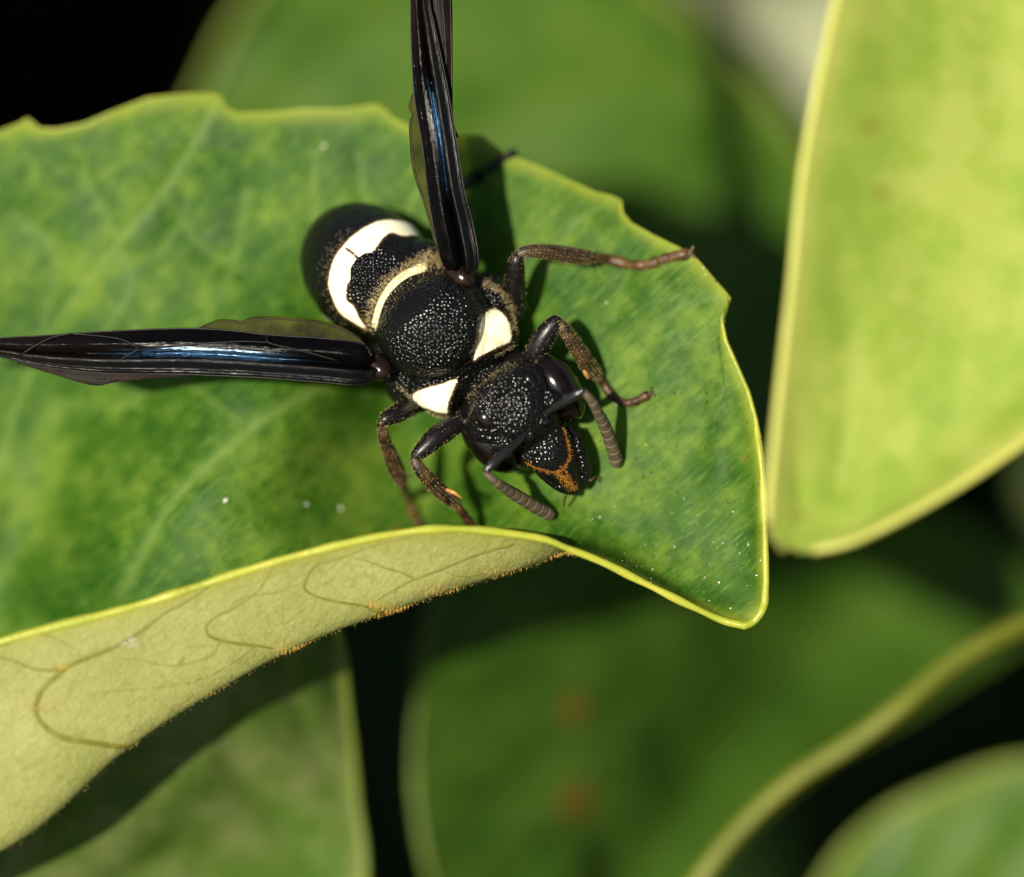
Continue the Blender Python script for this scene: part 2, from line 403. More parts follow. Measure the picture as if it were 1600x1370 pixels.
# rim: one bead round the whole margin
rimline = np.concatenate((G[:, 0], G[-1, ::6], G[::-1, -1]))
step = np.concatenate(([0], np.cumsum(np.linalg.norm(np.diff(rimline, axis=0), axis=1))))
rr = np.interp(step / step[-1], [0, .42, .50, .535, .60, .80, 1], [.05, .05, .065, .13, .14, .17, .17])
V, F = tube(rimline, rr * (1 + .10 * np.sin(step * 1.9 + 1.5 * np.sin(step * .7)) + .06 * np.sin(step * 3.3)), 10); mesh_obj('margin', V, F, M['rim'], leaf0)
V, F = tube([G[0, NV // 2], G[0, NV // 2] + (-3, -1, -3), G[0, NV // 2] + (-9, -3, -10), G[0, NV // 2] + (-15, -5, -16)], [.5, .6, .65, .8], 10, 4); mesh_obj('petiole', V, F, M['rim'], leaf0)
# helpers to find places on the leaf
pT = topx(GT); pB = topx(GB); pTT = pT.copy(); pTT[:int(8.2 / 14 * NU), v_lim:] = 1e6
def on_top(x, y):
    d = (pTT[..., 0] - x)**2 + (pTT[..., 1] - y)**2; k = np.unravel_index(np.argmin(d), d.shape); return GT[k]
jS = int(NV * .78)
def on_under(x, y):
    d = (pB[:, jS:, 0] - x)**2 + (pB[:, jS:, 1] - y)**2; k = np.unravel_index(np.argmin(d), d.shape); return GB[k[0], k[1] + jS]
NG = grid_normals(G)
# underside veins
UV = [([(-70,1010),(10,1025),(50,1045),(95,1045)], .06),
      ([(330,912),(290,938),(250,960),(200,1000),(150,1022),(105,1043),(75,1065),(55,1095),(60,1125),(95,1150),(150,1162),(195,1163),(215,1158)], .13),
      ([(430,885),(400,925),(355,955),(335,965),(322,975),(322,990),(345,1000),(400,1008),(440,1012),(470,1008)], .07),
      ([(640,838),(570,855),(520,875),(490,885),(478,905),(476,922),(505,935),(545,942),(573,946)], .055),
      ([(573,946),(590,950),(606,960)], .17),
      ([(580,942),(605,925),(640,905),(690,888),(730,870),(800,848)], .065),
      ([(540,868),(585,880),(620,892),(648,902)], .035), ([(140,1024),(60,985),(0,1010),(-60,1000)], .04), ([(150,1022),(215,1030),(260,1040),(322,1030),(345,1000)], .03),
      ([(60,1110),(140,1085),(240,1075),(330,1055),(400,1008)], .025), ([(478,905),(430,925),(380,930),(355,955)], .025), ([(690,888),(720,900),(755,895)], .025)]
for L, r in UV:
    q = cr(np.array(L, float), np.linspace(0, len(L) - 1, len(L) * 4)); pts = np.array([on_under(*p) for p in q])
    pts[:, 2] -= r * .35
    for _ in range(3): pts[1:-1] = (pts[:-2] + 2 * pts[1:-1] + pts[2:]) / 4
    V, F = tube(pts, r * np.interp(np.linspace(0, 1, len(pts)), [0, .3, 1], [.5, .85, 1.1]), 8, 1, .7); mesh_obj('vein', V, F, M['vein_under'], leaf0)
# fuzz along the turned edge of the underside and on its veins
bs, ds = [], []
for i in range(NU):
    r = pB[i]
    if r[:, 0].max() < -150: continue
    j = jS - 14 + int(np.argmax(r[jS - 14:jS + 20, 1]))
    if r[j, 0] > 890: continue
    for _ in range(5):
        jj = min(NV - 2, max(0, j + int(rng.normal(0, 3)))); ii = min(NU - 1, max(0, i + int(rng.integers(-1, 2))))
        bs.append(GB[ii, jj] + rng.normal(0, .04, 3)); ds.append(-NG[ii, jj] + rng.normal(0, .7, 3) + (0, -.3, 0))
nfr = len(bs)
for (cx, cy), n, sp in (((462,1014), 220, 16), ((614,956), 420, 15), ((875,868), 160, 10), ((98,1043), 90, 7), ((60,1100), 110, 14), ((582,943), 60, 7), ((690,922), 120, 18), ((785,893), 100, 20), ((200,1165), 50, 15), ((330,1085), 40, 22)):
    for _ in range(n):
        p = on_under(cx + rng.normal(0, sp), cy + rng.normal(0, sp * .35)); bs.append(p); ds.append(np.array((0, -.6, .6)) + rng.normal(0, .6, 3))
ln = np.where(np.arange(len(bs)) < nfr, rng.uniform(.03, .13, len(bs)), rng.uniform(.06, .22, len(bs)))
V, F = hairs(bs[:nfr], np.array(ds[:nfr]), ln[:nfr], .007); mesh_obj('fuzz', V, F, M['fuzz'], leaf0, kind='stuff')
V, F = hairs(bs[nfr:], np.array(ds[nfr:]), ln[nfr:], .011); mesh_obj('rusty_fuzz', V, F, M['rust'], leaf0, kind='stuff')
bs, ds = [], []
for _ in range(60):
    p = on_under(203 + rng.normal(0, 7), 1002 + rng.normal(0, 4)); bs.append(p); ds.append(np.array((0, 0, 1.)) + rng.normal(0, .8, 3))
V, F = hairs(bs, np.array(ds), rng.uniform(.1, .28, len(bs)), .012); mesh_obj('dust_tuft', V, F, M['dust'], leaf0, kind='stuff')
# specks on the upper side
def specks(name, mat, n, lo, hi, boxes, z=0.4):
    parts = []
    for _ in range(n):
        x0, y0, x1, y1 = boxes[int(rng.integers(len(boxes)))]; p = on_top(rng.uniform(x0, x1), rng.uniform(y0, y1)); r = lo * (hi / lo)**rng.random()**2
        a = rng.uniform(0, 6.28); ax = np.array(((math.cos(a), math.sin(a), 0), (-math.sin(a), math.cos(a), 0), (0, 0, 1.)))
        v, f = ellipsoid(p, ax, (r * rng.uniform(1, 2.2), r, r * z), 1); v = v + rng.normal(0, r * .15, v.shape); parts.append((v, f))
    V, F = join(parts); mesh_obj(name, V, F, mat, leaf0, kind='stuff')
specks('pale_specks', M['dust'], 70, .010, .036, [(900,350,1190,930), (860,760,1150,930), (930,830,1190,960)])
specks('dark_specks', M['dirt'], 110, .012, .042, [(900,400,1190,930), (950,600,1190,900)])
specks('pale_grains', M['dust'], 4, .05, .08, [(240,230,640,310), (330,760,620,820)])

# ---- blurred leaves round about
def rail_leaf(name, rails, label, top, under, rim, nu=120, nv=48, thick=.25, rim_r=.2, group=None, nveins=6, rim_r2=None, veined=1.0, shift=0.0, quilt=.35, petiole=True, midrib=True, pet_dir=(-8, -5, -14), pet_end=0):
    C = np.array([[P(q[0], q[1], q[2] + shift) for q in row] for row in rails]); g = grid_eval(C, nu, nv)
    r2 = rim_r if rim_r2 is None else rim_r2
    if grid_normals(g)[..., 2].mean() < 0: g = g[:, ::-1]; rim_r, r2 = r2, rim_r                 # glossy side up
    U, Vv = np.meshgrid(np.linspace(0, 1, nu), np.linspace(-1, 1, nv), indexing='ij')
    ph = U * nveins - np.abs(Vv) * 1.6; d = np.abs(ph - np.round(ph))
    lat = np.exp(-(d / .035)**2) * np.clip(1.05 - np.abs(Vv), 0, 1); mid = np.exp(-(Vv / .035)**2)
    g = g + grid_normals(g) * (-quilt * np.exp(-(d / .22)**2) * np.clip(1.1 - np.abs(Vv), 0, 1) + .06 * np.sin(9 * U + 5 * Vv))[..., None]
    ed, _ = edge_attr(g, .7); k = 0 if pet_end == 0 else nu - 1
    t = empty(name, g[k, nv // 2], label, 'leaf', group)
    blade('blade', g, t, top, under, thick, veined * np.maximum(lat * .7, mid), np.clip(ed, 0, 1) * .7)
    line = np.concatenate((g[:, 0], g[-1, ::3], g[::-1, -1])); V, F = tube(line, np.concatenate((np.full(nu, rim_r), np.linspace(rim_r, r2, len(line) - 2 * nu), np.full(nu, r2))), 8); mesh_obj('margin', V, F, rim, t)
    if midrib:
        mr = np.linspace(.5, .15, nu) if k == 0 else np.linspace(.15, .5, nu)
        V, F = tube((g - grid_normals(g) * (thick * .5 + mr * .75)[:, None, None])[:, nv // 2], mr, 8); mesh_obj('midrib', V, F, M['vein_under'], t)
    if petiole:
        b = g[k, nv // 2]; e = b + np.array(pet_dir); V, F = tube([b, b + np.array(pet_dir) * .3 + (0, 0, -.6), b + np.array(pet_dir) * .65, e], [.5, .55, .6, .8], 8, 3); mesh_obj('petiole', V, F, M['vein_under'], t)
    return t, g

def lcp(x, y, z):
    q = P(x, y, z); return q[0] * EX[0] + q[1] * EX[1], -q[0] * EX[1] + q[1] * EX[0]
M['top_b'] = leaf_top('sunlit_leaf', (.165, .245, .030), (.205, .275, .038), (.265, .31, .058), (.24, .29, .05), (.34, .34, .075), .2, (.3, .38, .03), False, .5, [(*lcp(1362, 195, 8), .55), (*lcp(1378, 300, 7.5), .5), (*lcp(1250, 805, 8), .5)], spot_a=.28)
M['rim_b'] = plain('sunlit_leaf_rim', (.30, .31, .05), (.36, .36, .07), .6, .45, .4, .02, 4)
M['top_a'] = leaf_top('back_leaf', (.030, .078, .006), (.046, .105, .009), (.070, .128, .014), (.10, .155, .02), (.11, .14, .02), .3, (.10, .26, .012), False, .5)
M['rim_a'] = plain('back_leaf_rim', (.11, .15, .02), (.15, .18, .025), .6, .5, .3, .02, 4)
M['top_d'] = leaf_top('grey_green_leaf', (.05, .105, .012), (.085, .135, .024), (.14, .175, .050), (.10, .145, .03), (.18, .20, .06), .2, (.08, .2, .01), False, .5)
M['top_e'] = leaf_top('dark_green_leaf', (.04, .10, .008), (.055, .13, .012), (.08, .16, .02), (.09, .15, .02), (.12, .15, .02), .35, (.10, .26, .012), False, .5)
M['pale'] = leaf_top('pale_leaf', (.18, .20, .12), (.215, .23, .14), (.26, .27, .17), (.3, .3, .2), (.3, .3, .2), .1, (.2, .3, .05), False, .6)

# bright leaf on the right, a little nearer the lens than the wasp's leaf
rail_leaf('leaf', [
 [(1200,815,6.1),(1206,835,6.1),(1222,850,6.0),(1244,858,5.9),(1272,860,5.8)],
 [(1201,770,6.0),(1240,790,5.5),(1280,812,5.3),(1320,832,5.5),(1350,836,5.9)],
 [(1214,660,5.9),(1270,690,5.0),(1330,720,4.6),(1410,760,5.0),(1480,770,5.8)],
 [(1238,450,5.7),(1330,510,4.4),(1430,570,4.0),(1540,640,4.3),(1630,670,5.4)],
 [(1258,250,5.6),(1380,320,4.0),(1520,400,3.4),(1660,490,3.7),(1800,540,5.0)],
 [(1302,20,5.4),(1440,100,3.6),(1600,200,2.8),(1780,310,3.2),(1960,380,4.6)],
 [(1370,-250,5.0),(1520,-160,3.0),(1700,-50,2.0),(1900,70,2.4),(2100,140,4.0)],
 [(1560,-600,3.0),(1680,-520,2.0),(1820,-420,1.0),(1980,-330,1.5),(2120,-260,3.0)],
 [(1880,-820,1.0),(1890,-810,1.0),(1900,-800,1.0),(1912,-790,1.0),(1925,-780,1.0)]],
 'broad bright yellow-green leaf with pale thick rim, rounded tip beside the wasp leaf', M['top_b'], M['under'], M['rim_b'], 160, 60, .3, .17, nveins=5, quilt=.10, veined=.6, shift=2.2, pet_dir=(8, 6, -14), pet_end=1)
# big leaf behind the wasp's leaf
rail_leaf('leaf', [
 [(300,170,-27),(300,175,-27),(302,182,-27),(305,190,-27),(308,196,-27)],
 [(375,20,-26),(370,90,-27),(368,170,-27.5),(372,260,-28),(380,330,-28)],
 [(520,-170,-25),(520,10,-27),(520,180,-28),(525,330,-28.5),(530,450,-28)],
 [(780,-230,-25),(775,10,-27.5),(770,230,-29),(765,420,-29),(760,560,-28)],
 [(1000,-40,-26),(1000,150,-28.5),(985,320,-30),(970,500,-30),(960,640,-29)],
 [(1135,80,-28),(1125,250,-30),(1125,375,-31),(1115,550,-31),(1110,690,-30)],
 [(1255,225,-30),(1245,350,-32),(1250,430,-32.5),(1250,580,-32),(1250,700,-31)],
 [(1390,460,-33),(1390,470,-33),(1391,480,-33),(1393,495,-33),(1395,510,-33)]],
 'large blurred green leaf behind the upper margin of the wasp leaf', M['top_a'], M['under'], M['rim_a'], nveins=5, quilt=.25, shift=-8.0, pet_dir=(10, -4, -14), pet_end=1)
# pale leaf in the upper gap
rail_leaf('leaf', [
 [(940,-260,-38),(950,-265,-38),(960,-270,-38)], [(1010,-60,-38),(1150,-140,-38),(1280,-260,-38)],
 [(1120,70,-44),(1280,-20,-44),(1440,-120,-38)], [(1270,215,-44),(1420,120,-44),(1540,0,-44)], [(1540,280,-44),(1546,270,-44),(1552,260,-44)]],
 'very blurred pale grey leaf in the gap above the bright leaf', M['pale'], M['pale'], M['pale'], 50, 24, nveins=4, pet_dir=(8, -4, -10), pet_end=1)
# lower left
rail_leaf('leaf', [
 [(500,930,-3),(503,930,-3),(506,930,-3),(510,932,-3)], [(330,1000,-2.2),(420,985,-2.6),(490,990,-4),(533,1020,-6.5)],
 [(120,1080,-1.6),(290,1090,-2.4),(450,1100,-6),(545,1120,-9)], [(-60,1230,-1.2),(180,1240,-3.0),(410,1240,-8),(556,1245,-10.5)],
 [(-180,1400,-2),(120,1400,-6),(390,1400,-9.5),(566,1390,-11)], [(-150,1620,-6),(110,1640,-9),(360,1640,-11),(520,1600,-12)],
 [(180,1860,-12),(190,1865,-12),(200,1870,-12),(212,1872,-12)]],
 'soft grey-green leaf below the rolled underside of the wasp leaf', M['top_d'], M['under'], M['rim_a'], 100, 44, veined=0.0, shift=-2.0, nveins=5, quilt=.3, pet_dir=(-6, -8, -12), pet_end=1)
# dark green leaf at the bottom with the olive rim
LCS = [(P(895,1250,-24)), (P(893,1105,-24))]
spots = []
for q, r in zip(LCS, (1.0, .8)):
    spots.append((q[0] * EX[0] + q[1] * EX[1], -q[0] * EX[1] + q[1] * EX[0], r))
M['top_e'] = leaf_top('dark_green_leaf_spotted', (.026, .068, .005), (.038, .088, .007), (.055, .11, .011), (.055, .10, .012), (.05, .10, .010), .3, (.10, .26, .012), False, .5, spots)
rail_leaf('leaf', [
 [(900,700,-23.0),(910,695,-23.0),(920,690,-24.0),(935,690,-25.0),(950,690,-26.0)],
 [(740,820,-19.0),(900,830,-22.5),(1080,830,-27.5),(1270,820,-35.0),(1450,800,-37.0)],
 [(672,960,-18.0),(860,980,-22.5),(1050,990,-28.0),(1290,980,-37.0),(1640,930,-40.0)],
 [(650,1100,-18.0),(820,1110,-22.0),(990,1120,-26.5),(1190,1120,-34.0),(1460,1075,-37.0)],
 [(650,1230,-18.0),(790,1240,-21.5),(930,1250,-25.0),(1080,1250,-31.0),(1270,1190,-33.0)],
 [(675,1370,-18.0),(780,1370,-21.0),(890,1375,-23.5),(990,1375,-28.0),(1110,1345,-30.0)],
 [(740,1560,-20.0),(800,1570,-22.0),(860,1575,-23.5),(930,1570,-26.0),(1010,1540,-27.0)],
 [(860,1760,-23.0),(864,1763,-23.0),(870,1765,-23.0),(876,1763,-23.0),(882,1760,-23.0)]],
 'dark green leaf with two rust spots below the wasp leaf', M['top_e'], M['under'], plain('dull_rim', (.055, .085, .010), (.08, .11, .014), .6, .5, .2, .02, 4), 120, 60, .3, .2, rim_r2=.12, nveins=5, quilt=.3, pet_dir=(-4, 10, -14), pet_end=0)
# slender stalk crossing in front of it
sk = [P(*q) for q in ((930,1660,-15),(1010,1500,-14),(1095,1370,-13),(1160,1290,-13),(1240,1218,-13),(1330,1160,-13),(1405,1105,-13),(1475,1045,-13.5),(1545,1000,-14),(1625,962,-15),(1760,905,-17),(1950,850,-20))]
stalk = empty('leaf_stalk', sk[0], 'slender olive-yellow stalk curving over the rust-spotted leaf', 'stalk')
V, F = tube(sk, [.5, .45, .40, .38, .37, .38, .40, .38, .37, .36, .34, .32], 12, 5); mesh_obj('stalk', V, F, plain('stalk_skin', (.085, .100, .007), (.115, .125, .010), .6, .5, .3, .02, 4), stalk)
# lower right corner
rail_leaf('leaf', [
 [(1230,1480,-26),(1234,1486,-26),(1238,1492,-26)], [(1330,1320,-26),(1400,1420,-26),(1460,1540,-26)], [(1460,1235,-26),(1540,1390,-26),(1600,1560,-26)],
 [(1640,1190,-26),(1700,1360,-26),(1750,1540,-26)], [(1860,1270,-26),(1864,1280,-26),(1868,1290,-26)]],
 'soft green leaf filling the dark lower corner', M['top_a'], M['under'], M['rim_a'], 60, 30, nveins=4, pet_dir=(8, -6, -12), pet_end=1)
# olive leaf seen past the bright leaf's lower rim
rail_leaf('leaf', [
 [(1560,660,-24),(1562,664,-24),(1564,668,-24)], [(1585,690,-24),(1640,660,-24),(1690,620,-24)], [(1580,770,-24),(1680,760,-24),(1780,730,-24)],
 [(1640,850,-24),(1740,850,-24),(1840,840,-24)], [(1800,930,-24),(1804,930,-24),(1808,930,-24)]],
 'sliver of olive leaf past the lower rim of the bright leaf', M['top_b'], M['under'], M['rim_a'], 40, 24, nveins=3, pet_dir=(8, -6, -12), pet_end=1)

# ---- the rest of the shrub: dim foliage far behind, plus unseen masses beside the twig added as sun blockers
def mass(n, where, name, label, mat):
    u = np.linspace(0, 1, 7); w = np.linspace(-1, 1, 5); parts = []
    for k in range(n):
        c, L, nrm = where(k); d = unit(np.cross(nrm, rng.normal(size=3))); s_ = np.cross(nrm, d)
        wd_ = np.sin(np.pi * np.clip(u, .02, .98))**.7 * L * .3
        g = np.array([[c + d * (a - .5) * L + s_ * b * ww + nrm * (.18 * L * (b * b * ww / (L * .3 + 1e-6)) - .2 * L * (a - .5)**2) for b in w] for a, ww in zip(u, wd_)])
        g2 = grid_eval(g, 11, 7); parts.append((g2.reshape(-1, 3), [tuple(q) for q in grid_faces(11, 7)]))
    V, F = join(parts); o = mesh_obj(name, V, F, mat, None, kind='stuff')
    o['label'] = label; o['category'] = 'foliage'; return o
M['mass'] = plain('shade_foliage', (.022, .060, .008), (.04, .09, .014), .2, .5, .2, .02, 2, .10, (.05, .12, .01))
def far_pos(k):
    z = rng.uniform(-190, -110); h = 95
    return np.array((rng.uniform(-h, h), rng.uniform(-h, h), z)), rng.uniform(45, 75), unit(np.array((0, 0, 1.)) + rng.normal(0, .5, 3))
mass(190, far_pos, 'foliage', 'dim shrub foliage deep behind the leaves', plain('deep_shade_foliage', (.008, .022, .004), (.016, .036, .007), .2, .6, .12, .02, 2))  # albedo set darker than the other foliage, standing in for deep shade
def side_shade_pos(k):  # out-of-frame leaves added to keep the sun off the background
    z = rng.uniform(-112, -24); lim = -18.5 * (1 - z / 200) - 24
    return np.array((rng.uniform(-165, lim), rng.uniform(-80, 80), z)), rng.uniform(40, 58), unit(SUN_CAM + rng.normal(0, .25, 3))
mass(230, side_shade_pos, 'foliage', 'unseen foliage added beside the twig to shade the depths', M['mass'])
def low_shade_pos(k):  # hidden leaves added to keep sun out of the gap lower down
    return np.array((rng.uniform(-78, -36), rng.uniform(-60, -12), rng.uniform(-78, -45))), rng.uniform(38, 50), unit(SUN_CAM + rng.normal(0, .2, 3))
mass(70, low_shade_pos, 'foliage', 'unseen foliage added under the leaf base to shade the gap beyond', M['mass'])
# woody stem of the shrub
M['bark'] = plain('bark', (.06, .045, .03), (.13, .10, .07), .4, .8, .2, .3, 1.2)
sp = [np.linalg.inv(BAS.T) @ ((np.array(q) - ORIGIN) * 1000) for q in ((-.07, .10, -.02), (-.068, .085, .25), (-.06, .055, .45), (-.056, .018, .575), (-.06, .01, .68))]
stem = empty('shrub_stem', sp[0], 'woody shrub stem rising from the soil beside the wasp leaf', 'stem')
V, F = tube(sp, [6, 5, 3.6, 2.4, 1.6], 12, 6); mesh_obj('trunk', V, F, M['bark'], stem)

# ================================================================== the wasp
aS = np.array((.70, -.714, 0)); lS = np.array((.714, .70, 0)); zS = np.array((0, 0, 1.0))
BT = math.radians(30)
fT = math.cos(BT) * aS + math.sin(BT) * zS; dT = math.cos(BT) * zS - math.sin(BT) * aS
AXT = np.array((unit(fT), unit(lS), unit(dT)))
BH = math.radians(38); nH = unit(math.cos(BH) * zS + math.sin(BH) * aS); wH = unit(math.cos(BH) * aS - math.sin(BH) * zS)
AXH = np.array((wH, unit(lS), nH))               # face axes: down the face, across, out of the face
body_parts = []
def add(px_, py_, z, ax, r, sub=4): body_parts.append(ellipsoid(P(px_, py_, z), ax, r, sub))
# thorax
add(680, 510, -2.1, AXT, (2.55, 2.25, 2.0))
add(672, 508, -.98, AXT, (2.04, 2.02, 1.48))                # mesoscutum dome
add(728, 562, -1.75, AXT, (1.02, 2.40, 1.42))                # pronotum collar
add(773, 520, -1.95, AXT, (.95, .80, 1.15)); add(686, 615, -1.95, AXT, (.95, .80, 1.15))
add(626, 461, -1.35, AXT, (.62, 1.62, .72))                  # scutellum
add(612, 448, -1.85, AXT, (.46, 1.70, .85))                  # metanotum
add(655, 418, -2.5, AXT, (.95, 1.1, 1.1)); add(592, 500, -2.6, AXT, (.8, .8, 1.0))
add(715, 440, -1.6, AXT, (.75, .62, .7)); add(602, 560, -1.6, AXT, (.75, .62, .7))
add(770, 470, -2.6, AXT, (1.1, .9, 1.3)); add(640, 600, -2.6, AXT, (1.1, .9, 1.3))
# neck
body_parts.append(tube([P(735, 570, -2.2), P(775, 612, -1.5), P(800, 640, -.9)], [1.0, .75, .9], 16))
# head
HC = P(806, 645, -.55)
body_parts.append(ellipsoid(HC, AXH, (1.78, 2.02, 1.12), 4))
body_parts.append(ellipsoid(P(820, 655, -.35) + nH * .25, AXH, (1.35, 1.25, .72), 4))           # frons
body_parts.append(ellipsoid(P(782, 612, -.45) + nH * .05, AXH, (.85, 1.45, .9), 4))            # vertex
for (x, y) in ((779, 683), (852, 617)): body_parts.append(ellipsoid(P(x, y, -.28), AXH, (.45, .52, .98), 3))   # lumps in the notch of each eye
for (x, y) in ((822, 675), (846, 652)): body_parts.append(ellipsoid(P(x, y, .05), AXH, (.3, .3, .55), 3))      # antenna sockets
body_parts.append(tube([P(826, 668, -.55), P(842, 686, -.50), P(858, 704, -.50), P(874, 723, -.68), P(889, 742, -1.0), P(900, 757, -1.35)], [.8, .98, .96, .80, .55, .32], 28, 5, .54, nH))   # clypeus, a wedge
body_parts.append(ellipsoid(P(842, 688, -1.2), AXH, (1.1, 1.2, .75), 4))
# abdomen
axA = unit(np.array((-.574, .585, -.57))); eA1 = unit(lS - (lS @ axA) * axA); eA2 = np.cross(axA, eA1)
QA = P(574, 422, -3.3)
prof = [(-3.4, .25), (-3.2, .75), (-2.9, 1.15), (-2.65, 1.32), (-2.5, 1.30), (-2.38, 1.36), (-2.1, 1.66), (-1.6, 1.98), (-1.0, 2.2), (-.4, 2.31), (-.05, 2.34), (.02, 2.30), (.06, 2.24), (.4, 2.25), (.9, 2.18), (1.2, 2.10), (1.24, 2.05), (1.7, 1.86), (2.0, 1.66), (2.04, 1.60), (2.4, 1.28), (2.7, .85), (2.88, .4), (2.94, .05)]
n = 72; th = np.linspace(0, 2 * math.pi, n, endpoint=False); V = np.concatenate([QA + axA * s_ + r * (np.cos(th)[:, None] * eA1 + .97 * np.sin(th)[:, None] * eA2) for s_, r in prof])
F = [(i * n + j, i * n + (j + 1) % n, (i + 1) * n + (j + 1) % n, (i + 1) * n + j) for i in range(len(prof) - 1) for j in range(n)] + [tuple(range(n))[::-1], tuple(range((len(prof) - 1) * n, len(prof) * n))]
body_parts.append((V, F))
# grow all of it into one continuous skin
V, F = join(body_parts)
tmp = bpy.data.meshes.new('tmp'); tmp.from_pydata([tuple(p) for p in V], [], F); tob = bpy.data.objects.new('tmp', tmp); col.objects.link(tob)
mo = tob.modifiers.new('r', 'REMESH'); mo.mode = 'VOXEL'; mo.voxel_size = .045; mo.use_smooth_shade = True
ms = tob.modifiers.new('s', 'SMOOTH'); ms.iterations = 5; ms.factor = .5
dg = bpy.context.evaluated_depsgraph_get(); ev = tob.evaluated_get(dg); em = ev.to_mesh()
BV = np.empty(len(em.vertices) * 3, np.float32); em.vertices.foreach_get('co', BV); BV = BV.reshape(-1, 3).astype(float)
BN = np.empty(len(em.vertices) * 3, np.float32); em.vertices.foreach_get('normal', BN); BN = BN.reshape(-1, 3).astype(float)
BF = [tuple(p.vertices) for p in em.polygons]; ev.to_mesh_clear(); bpy.data.objects.remove(tob)
bvh = BVHTree.FromPolygons([tuple(p) for p in BV], BF)
def body_hit(x, y):
    q = P(x, y, 0); h = bvh.ray_cast(Vector((q[0], q[1], 12)), Vector((0, 0, -1)))
    return (None, None) if h[0] is None else (np.array(h[0]), np.array(h[1]))
# colour pattern of the cuticle
bp2 = topx(BV); front = BN[:, 2] > -.05
PR = smooth_poly([(740,563),(747,534),(751,508),(759,490),(770,483),(783,488),(794,502),(799,522),(796,535),(772,546),(751,557)])
PL = smooth_poly([(645,622),(649,614),(665,607),(691,600),(714,593),(708,611),(701,630),(698,646),(684,645),(661,637),(650,630)])
MET = smooth_poly([(664,411),(640,419),(615,436),(597,459),(586,484),(580,515),(587,516),(594,490),(603,468),(620,447),(641,432),(665,423)])
BAND = [(672,372),(650,368),(630,369),(612,364),(600,371),(590,384),(578,397),(563,406),(556,428),(543,444),(541,468),(553,480),(562,498),(572,514),
        (556,507),(530,488),(518,462),(513,440),(522,406),(541,379),(566,358),(596,345),(628,346),(655,357)]
w = np.full(len(BV), -9.0); sA = (BV - QA) @ axA; rA = np.linalg.norm(BV - QA - sA[:, None] * axA, axis=1)
isab = (BV[:, 2] < -1.0) & (np.abs(rA - np.interp(sA, [p[0] for p in prof], [p[1] for p in prof])) < .16) & (sA > -2.4)
for poly in (PR, PL):
    q = signed(bp2, poly) * K; w = np.where(front & ~isab & (BV[:, 2] > -3.2), np.maximum(w, q), w)
q = signed(bp2, smooth_poly(BAND)) * K; cut = polydist(bp2, [(541,389),(552,397),(562,407)]) * K - .045
q = np.minimum(q, cut); ring = np.minimum(sA + .75, -.02 - sA)
w = np.where(isab, np.maximum(w, np.where(BN[:, 2] > .1, q, ring)), w)
pale = np.where(front & ~isab, signed(bp2, MET) * K, -9.0)
orange = np.full(len(BV), 9.0)
for L in ([(821,722),(835,729),(850,735),(866,738),(880,733),(889,718),(891,705),(886,685),(880,668)], [(872,738),(882,748),(893,758),(903,768)], [(876,728),(886,738)]):
    orange = np.minimum(orange, polydist(bp2, L) * K)
orange = np.where(front & (bp2[:, 0] > 800), orange, 9.0)
dsc = np.linalg.norm((bp2 - (640, 485)) @ np.array(((.7, .714), (.714, -.7))).T / (40, 52), axis=1)
smooth_zone = np.exp(-(dsc)**2)
cly = np.exp(-(np.linalg.norm(bp2 - (860, 703), axis=1) / 24)**4)
smooth_zone = np.clip(.7 * smooth_zone + .25 * cly + .30 * ((bp2 @ np.array((.7, .714))) > 975) + .40 * isab, 0, .95)
def cuticle():
    t = NT('black_cuticle'); v = t.mm(); w_ = t.attr('white'); nz = t.noise(v, 4.5, 3)
    ws = t.math('ADD', w_, t.math('MULTIPLY', t.math('SUBTRACT', nz, .5), .07))
    c = t.mix(t.rng(ws, -.11, -.02, 0, 1), (.0035, .0032, .0030), (.05, .022, .006))
    c = t.mix(t.rng(ws, -.02, .035), c, t.mix(t.rng(t.noise(v, 1.2, 3), .35, .7), (.80, .76, .56), (.72, .66, .42)))
    c = t.mix(t.rng(t.attr('pale'), -.03, .03, 0, 1), c, (.62, .56, .32))
    on = t.math('ADD', t.attr('orange'), t.math('MULTIPLY', t.math('SUBTRACT', t.noise(v, 7, 3), .5), .16))
    c = t.mix(t.rng(on, .01, .06, .55, 0), c, (.24, .09, .012))
    d = t.voro(v, 7.3, rnd=.65); pit = t.math('POWER', t.math('MULTIPLY', d, 2.0), 2.0)
    sm = t.math('SUBTRACT', 1.0, t.attr('smoothness')); isw = t.rng(ws, -.02, .05, 1, .12)
    amt = t.math('MULTIPLY', sm, isw)
    bpn = t.bump(pit, .031, t.math('MULTIPLY', amt, .9))
    bpn = t.bump(t.noise(v, 26, 2), .006, .5, bpn)
    rough = t.math('MULTIPLY_ADD', isw, -.26, .46)
    return t.done(t.bsdf(c, rough, t.math('MULTIPLY_ADD', isw, .06, .22), bpn))
M['cut'] = cuticle()
wasp = empty('wasp', P(690, 520, -5.0), 'black wasp with ivory shoulder patches and abdomen band, wings spread, head down on the leaf', 'wasp')
mesh_obj('body', BV, BF, M['cut'], wasp, True, {'white': w, 'pale': pale, 'orange': orange, 'smoothness': smooth_zone})

